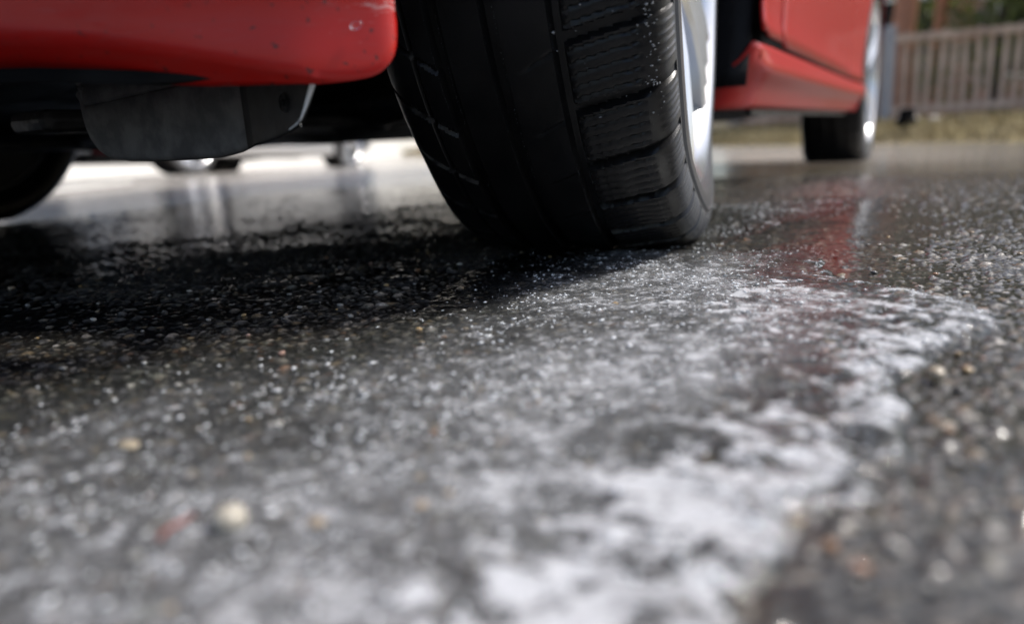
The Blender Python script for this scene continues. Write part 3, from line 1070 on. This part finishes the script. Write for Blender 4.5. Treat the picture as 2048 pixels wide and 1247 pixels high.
    for y, z in ((-.50, .205), (-.30, .205), (.28, .17), (.46, .128), (1.9, .130), (2.75, .20)):
        hw = .76 if .36 < y < 1.92 else .55
        g.append([(XM + hw * u, y, z + .012 * math.sin(u * 9) * (abs(u) < .8)) for u in np.linspace(-1, 1, 22)])
    grid_obj('floor_pan', np.array(g), M['under'], car, sharp=40, solid=.01)
    for x0, x1 in ((-.42, -.36), (-1.09, -1.03)):
        box_obj('chassis_rail', (x0, -.34, .133), (x1, 1.9, .152), M['under'], car, .008)
    box_obj('subframe', (-1.1, .05, .137), (-.36, .22, .165), M['under'], car, .012)
    box_obj('jack_rail', (.045, .46, .117), (.056, 1.84, .132), M['metal_dark'], car, .002)
    tube_obj('control_arm', [(-.10, .0, .165), (-.25, .03, .158), (-.45, .12, .150)], [.018, .022, .025], M['under'], car)
    tube_obj('control_arm', [(2 * XM + .10, .0, .165), (2 * XM + .25, .03, .158), (2 * XM + .45, .12, .150)], [.018, .022, .025], M['under'], car)
    tube_obj('tie_rod', [(-.10, .12, .20), (-.46, .16, .185), (-.50, .16, .185), (2 * XM + .5, .16, .185), (2 * XM + .10, .12, .20)], [.011, .011, .02, .02, .011], M['metal_dark'], car)
    lathe('bushing', [(0, 0), (0, .022), (.01, .025), (.06, .025), (.07, .022), (.07, 0)], M['metal_dark'], car, n=24, loc=(-.62, .34, .158))
    tube_obj('exhaust_pipe', [(-.70, .2, .16), (-.70, 1.3, .158), (-.9, 1.6, .16), (-.9, 2.7, .19)], .024, M['metal_dark'], car)
    return car


# lathe along z for small clips
_lathe = lathe


def lathe(name, prof, m, parent=None, axis='x', n=64, sharp=35, loc=None):
    return _lathe(name, prof, m, parent, 'z' if axis == 'y2' else axis, n, sharp, loc)


red_car = build_car('red_car', M['red'], (0, 0, 0), 0, True)
tag(red_car, 'red car with its front wheel turned out, standing on the ice close to the camera', 'car')
far_car = build_car('parked_car', M['grey_paint'], (-4.28, 2.56, -.004), R(14), False)
far_car.rotation_euler.x = -.036
tag(far_car, 'car parked further off, only the foot of its wheels seen under the red car', 'car')

# beads of water along the outer shoulder of the front tyre
fw_ = [o for o in red_car.children if o.name == 'wheel'][0]
tyre_o = [o for o in fw_.children if o.name.startswith('tyre')][0]
nb = 620
aa = rng.triangular(R(48), R(88), R(120), nb)      # angle from straight down, towards the front
xx = np.clip(rng.normal(.0885, .0024, nb), .072, .099)
xx[500:] = rng.uniform(.03, .10, nb - 500)
rr = np.interp(xx, [.03, .06, .083, .094, .101], [.3116, .3098, .3052, .297, .284])
bead = np.stack([xx, -rr * np.sin(aa), -rr * np.cos(aa)], -1)
ng = 1500
gxs = rng.choice([-.0505, -.0420, -.0128, -.0040, .0300, .0378], ng) + rng.normal(0, .0003, ng)
ag = R(20) + R(80) * np.clip(rng.uniform(0, 1, ng) + .05 * np.sin(np.arange(ng)), 0, 1)
keepg = fnoise(ag * 9 + gxs * 300, gxs * 500, 171, 2) > .05
gxs, ag = gxs[keepg], ag[keepg]
bead = np.concatenate([bead, np.stack([gxs, -.3108 * np.sin(ag), -.3108 * np.cos(ag)], -1)])
nb = len(bead)
scatter_grains('water_bead', bead, np.where(np.arange(nb) < 620, rng.uniform(.00035, .0012, nb), rng.uniform(.00008, .00028, nb)), M['bead'], fw_, 17)

# one drop clinging to the bumper corner
bx, by = bumper_pt(.018)
drop = link('water_drop', blob_mesh('water_drop', 44, 3, .12, .8), M['water_clear'])
drop.location = (bx + .004, by - .0045, .1632)
drop.scale = (.0040, .0018, .0026)
drop.rotation_euler = (0, R(-20), R(42))
tag(drop, 'single clear water drop clinging to the corner of the red bumper', 'water drop')


# ------------------------------------------------------------------ street behind
def at(pxx, dist, z=0.0):
    """point of the ground plan seen at image column pxx (near the horizon) at a distance"""
    th = YAW - math.atan((pxx - 1024) / 1401.0)
    return Vector((CAM.x - math.sin(th) * dist, CAM.y + math.cos(th) * dist, z))


M['grass'] = mat('dead_grass', (.34, .28, .15), .9, noise=(2, .9, (.18, .15, .08)))
M['verge'] = mat('verge_soil', (.22, .18, .10), .95, noise=(2.5, .8, (.34, .28, .12)), bump=(20, .8, .05))
M['kerb'] = mat('kerb_concrete', (.34, .32, .29), .8, noise=(8, .6, (.24, .23, .20)), bump=(40, .4, .01))
M['wood'] = mat('weathered_grey_wood', (.60, .46, .36), .8, noise=(3, .9, (.32, .22, .16)), bump=(40, .3, .01))
M['post'] = mat('grey_post', (.36, .36, .37), .7, noise=(5, .5, (.26, .26, .27)))
M['brickw'] = mat('brown_brick_joint', (.30, .25, .22), .9, noise=(4, .5, (.22, .18, .16)))
M['white'] = mat('white_render', (.80, .79, .76), .85, noise=(2, .5, (.70, .69, .66)))
M['bark'] = mat('pine_bark', (.60, .27, .15), .9, noise=(9, .8, (.36, .17, .11)), bump=(25, .8, .03))
M['dark_bark'] = mat('dark_bark', (.07, .05, .04), .9, noise=(9, .8, (.04, .03, .025)), bump=(25, .8, .03))
M['leaf'] = mat('evergreen_leaf', (.045, .075, .025), .55, noise=(1.5, .8, (.075, .085, .03)))
lb = M['leaf'].node_tree.nodes['Principled BSDF']
lo_ = M['leaf'].node_tree.nodes['Material Output']
lt = N(M['leaf'], 'ShaderNodeBsdfTranslucent')
lt.inputs[0].default_value = (.22, .26, .07, 1)
lx = N(M['leaf'], 'ShaderNodeMixShader')
lx.inputs[0].default_value = .45
L(M['leaf'], lb.outputs[0], lx.inputs[1])
L(M['leaf'], lt.outputs[0], lx.inputs[2])
L(M['leaf'], lx.outputs[0], lo_.inputs[0])
M['pane'] = mat('window_pane', (.02, .022, .025), .05)
M['paint_line'] = mat('white_road_paint', (.78, .77, .73), .5, 0, .3, noise=(14, .7, (.5, .48, .44)))
M['stonepale'] = mat('pale_limestone', (.62, .58, .53), .8, noise=(9, .6, (.48, .44, .40)))

K0, K1 = at(2250, 4.4), at(1150, 8.6)
F0, F1 = at(2330, 8.3), at(1500, 7.4)
kd = (K1 - K0).normalized()
kn = Vector((-kd.y, kd.x, 0))
if kn.dot(F0 - K0) < 0:
    kn = -kn
# verge from kerb back to behind the house
vn = 60
g = []
for i in range(vn + 1):
    p = K0 - kd * 4 + kd * (i / vn) * 24
    g.append([(p + kn * o_) + Vector((0, 0, z_)) for o_, z_ in ((0, -.10), (.12, -.045), (.45, .0), (.8, .03), (1.5, .045), (4, .05), (12, .05), (30, .05))])
tag(grid_obj('verge', np.array([[tuple(v) for v in r] for r in g]), M['verge']), kind='structure')
# dead grass blades
nb = 42000
u, v = rng.uniform(0, 20, nb), 2.4 * rng.uniform(0, 1, nb) ** 1.6 + .05
bx_ = K0.x - kd.x * 3 + kd.x * u + kn.x * v
by_ = K0.y - kd.y * 3 + kd.y * u + kn.y * v
hb = rng.uniform(.02, .09, nb) * (1 + .5 * fnoise(bx_ * 2, by_ * 2, 131, 2))
da = rng.uniform(0, 2 * PI, nb)
zb_ = np.interp(v, [0, .12, .45, .8, 3], [-.07, -.045, 0, .03, .04])
w_, le = .004, rng.uniform(.01, .05, nb)
V = np.stack([np.stack([bx_ - w_ * np.cos(da), by_ - w_ * np.sin(da), zb_], -1), np.stack([bx_ + w_ * np.cos(da), by_ + w_ * np.sin(da), zb_], -1),
              np.stack([bx_ + le * np.cos(da + 1), by_ + le * np.sin(da + 1), zb_ + hb], -1)], 1)
tag(link('grass', raw_mesh('grass', V.reshape(-1, 3), np.arange(nb * 3).reshape(-1, 3), False), M['grass']), kind='stuff')

# picket fence
fd = (F1 - F0).normalized()
fl = (F1 - F0).length
fence = tag(empty('picket_fence', (F0.x, F0.y, .04), math.atan2(fd.y, fd.x)), 'weathered grey picket fence of narrow upright slats along the grass verge', 'fence')


def picket():
    o = bmesh.new()
    prof = [(-.021, 0), (.021, 0), (.021, .735), (.0, .745), (-.021, .735)]
    vs = [[o.verts.new((x, y, z)) for x, z in prof] for y in (-.009, .009)]
    o.faces.new(vs[0])
    o.faces.new(vs[1][::-1])
    for k in range(5):
        o.faces.new([vs[0][k], vs[1][k], vs[1][(k + 1) % 5], vs[0][(k + 1) % 5]])
    bmesh.ops.recalc_face_normals(o, faces=o.faces)
    me = bpy.data.meshes.new('picket')
    o.to_mesh(me)
    o.free()
    return me


pk = picket()
pk.materials.append(M['wood'])
npk = int(fl / .098)
for i in range(npk):
    o = link('picket', pk, None, fence)
    o.location = (i * .098 + random.uniform(-.006, .006), .0, .03 + random.uniform(-.008, .012))
    o.rotation_euler.y = random.uniform(-.02, .02)
for z in (.08, .70):
    box_obj('rail', (-.1, .011, z), (fl, .045, z + .06), M['wood'], fence)
for i in range(int(fl / 1.62) + 1):
    box_obj('post', (.55 + i * 1.62, .047, -.2), (.64 + i * 1.62, .13, .84), M['post'], fence, .008)

# pale blocks lying at the foot of the fence
for pxx, d_, s_b, lab in ((1812, 6.5, .075, 'pale stone block at the foot of the fence, nearer the red car'), (1866, 6.5, .05, 'smaller pale stone block at the foot of the fence, right of the other')):
    p = at(pxx, d_, .045)
    o = link('stone_block', blob_mesh('stone_block', int(pxx), 2, .2, .6), M['stonepale'])
    o.location = p + Vector((0, 0, s_b * .35))
    o.scale = (s_b * 1.5, s_b, s_b)
    tag(o, lab, 'stone', 'pale stones at the fence')
# stub of a dark post at the kerb
p = at(1812, 5.5, .03)
tag(lathe('bollard', [(0, 0), (0, .06), (.05, .06), (.06, .05), (.10, .05), (.115, .04), (.12, 0)], M['black'], None, axis='z', n=20), 'short dark bollard stub standing on the verge before the fence', 'bollard').location = p


# house behind the fence
hd = fd
H0 = at(1480, 13.5, .05)
house = tag(empty('brick_house', H0, math.atan2(-fd.y, -fd.x)), 'brown brick house behind the picket fence, with dark pale-framed windows', 'house')
hn = Matrix.Rotation(math.atan2(-fd.y, -fd.x), 3, 'Z') @ Vector((0, 1, 0))
HS_ = 1 if hn.dot(CAM - H0) < 0 else -1      # local y away from the camera
box_obj('wall', (0, min(0, 6 * HS_), 0), (5.2, max(0, 6 * HS_), 5.2), M['brickw'], house)
bkm = []
for k, cc in enumerate([(.42, .22, .15), (.34, .17, .12), (.50, .30, .21), (.28, .15, .11)]):
    b = box_obj('brick', (0, 0, 0), (.235, -.012 * HS_, .072), mat('house_brick', cc, .85, noise=(12, .6, tuple(q * .7 for q in cc))), house)
    bkm.append(b.data)
    bpy.data.objects.remove(b)
wins = [(2.2, .55), (3.9, .55)]
cells = []
for r_ in range(22):
    for i in range(20):
        x0 = .1 + i * .25 + (.125 if r_ % 2 else 0)
        z0 = .04 + r_ * .085
        if any(wx0 - .32 < x0 < wx0 + .98 and z0 > wz - .1 for wx0, wz in wins):
            continue
        cells.append((x0, z0))
random.shuffle(cells)
for x0, z0 in cells[:300]:
    o = link('brick', random.choice(bkm), None, house)
    o.location = (x0, -.001 * HS_, z0)
if cells[300:]:
    Vb, Fb = [], []
    for x0, z0 in cells[300:]:
        k = len(Vb)
        for yy in (0, -.012 * HS_):
            Vb += [(x0, yy, z0), (x0 + .235, yy, z0), (x0 + .235, yy, z0 + .072), (x0, yy, z0 + .072)]
        Fb += [(k + 4, k + 5, k + 6, k + 7), (k, k + 1, k + 5, k + 4), (k + 3, k + 2, k + 6, k + 7), (k, k + 3, k + 7, k + 4), (k + 1, k + 2, k + 6, k + 5)]
    tag(link('brick_course', raw_mesh('brick_course', Vb, Fb, False), bkm[0].materials[0], house), kind='stuff')
for wx0, wz in wins:
    f = box_obj('window', (wx0, min(.02 * HS_, -.03 * HS_), wz), (wx0 + .95, max(.02 * HS_, -.03 * HS_), wz + 1.35), M['white'], house)
    for q in range(2):
        a0 = wx0 + .06 + q * .43
        box_obj('pane', (a0, min(-.031 * HS_, -.036 * HS_), wz + .06), (a0 + .38, max(-.031 * HS_, -.036 * HS_), wz + 1.29), M['pane'], f)
g = np.array([[(-.4, -.5 * HS_, 5.1), (5.6, -.5 * HS_, 5.1)], [(-.4, 3 * HS_, 7.2), (5.6, 3 * HS_, 7.2)], [(-.4, 6.5 * HS_, 5.1), (5.6, 6.5 * HS_, 5.1)]])
grid_obj('roof', g, mat('dark_roof_tile', (.12, .07, .055), .8, bump=(20, .5, .05)), house, solid=.1)


def tree(loc, h, cr, lab, bark, trad, z0, nl, seed, grp, squash=1.0):
    t = tag(empty('tree', loc), lab, 'tree', grp)
    r = np.random.default_rng(seed)
    pts = [(0, 0, -.1)]
    for k in range(1, 7):
        pts.append((r.normal(0, .04) * k * .5, r.normal(0, .04) * k * .5, h * .85 * k / 6))
    tube_obj('trunk', pts, [trad * (1 - .12 * k) for k in range(7)], bark, t, 10)
    for k in range(5):
        a = r.uniform(0, 6.28)
        zz_ = z0 + (h - z0) * r.uniform(.1, .7)
        tube_obj('limb', [(0, 0, zz_), (math.cos(a) * cr * .4, math.sin(a) * cr * .4, zz_ + .15), (math.cos(a) * cr * .8, math.sin(a) * cr * .8, zz_ + .45)], [trad * .4, trad * .3, trad * .1], bark, t, 6)
    ncl = 46
    cc = []
    while len(cc) < ncl:
        q = r.uniform(-1, 1, 3)
        if np.dot(q, q) < 1:
            cc.append(q)
    cc = np.array(cc) * [cr, cr, (h - z0) * .5 * squash] + [0, 0, z0 + (h - z0) * .5]
    ci = r.integers(0, ncl, nl)
    P = cc[ci] + r.normal(0, 1, (nl, 3)) * cr * .13
    s = r.uniform(.03, .065, nl)[:, None]
    d1, d2 = r.normal(size=(nl, 3)), r.normal(size=(nl, 3))
    d1 /= np.linalg.norm(d1, axis=1, keepdims=True)
    d2 /= np.linalg.norm(d2, axis=1, keepdims=True)
    V = np.stack([P - d1 * s, P + d2 * s * .5, P + d1 * s, P - d2 * s * .5], 1).reshape(-1, 3)
    tag(link('crown', raw_mesh('crown', V, np.arange(nl * 4).reshape(-1, 4), False), M['leaf'], t), kind='stuff')
    return t


tree(at(1985, 9.0, .05), 3.4, 1.25, 'dark evergreen tree rising behind the fence at the far right', M['dark_bark'], .08, .1, 8000, 71, 'trees behind the fence')
tree(at(1795, 8.6, .05), 4.8, 1.0, 'red-barked pine with bare trunk beside the rear of the red car', M['bark'], .13, 2.3, 5000, 72, 'trees behind the fence')
tree(at(1868, 9.4, .05), 5.0, 1.0, 'slimmer red-barked pine between the two other trees behind the fence', M['bark'], .08, 2.2, 5000, 73, 'trees behind the fence')
tree(at(2240, 9.5, .05), 4.2, 1.5, 'broad evergreen just past the right end of the fence view', M['dark_bark'], .1, .1, 14000, 74, 'trees behind the fence')

# assumed pale wall, far left, made tall to whiten the wet road
W0, W1 = Vector((-10, 24, 0)), Vector((-10, -5, 0))
wd = W1 - W0
gw = tag(empty('assumed_wall', W0, math.atan2(wd.y, wd.x)), 'assumed white wall far behind the parked car, made tall to whiten the wet road', 'wall')
box_obj('wall', (0, -.1, -.1), (wd.length, .1, 2.3), M['white'], gw)
box_obj('coping', (-.02, -.14, 2.302), (wd.length + .02, .14, 2.37), M['kerb'], gw, .01)

# white bay line on the road
lp = [at(-200, 3.0), at(300, 4.3), at(300, 4.75), at(-200, 3.4)]
V = [(p.x, p.y, -.003) for p in lp] + [(p.x, p.y, -.006) for p in lp]
tag(link('road_marking', raw_mesh('road_marking', V, [(0, 1, 2, 3), (4, 5, 1, 0), (5, 6, 2, 1), (6, 7, 3, 2), (7, 4, 0, 3)], False), M['paint_line']), kind='structure')
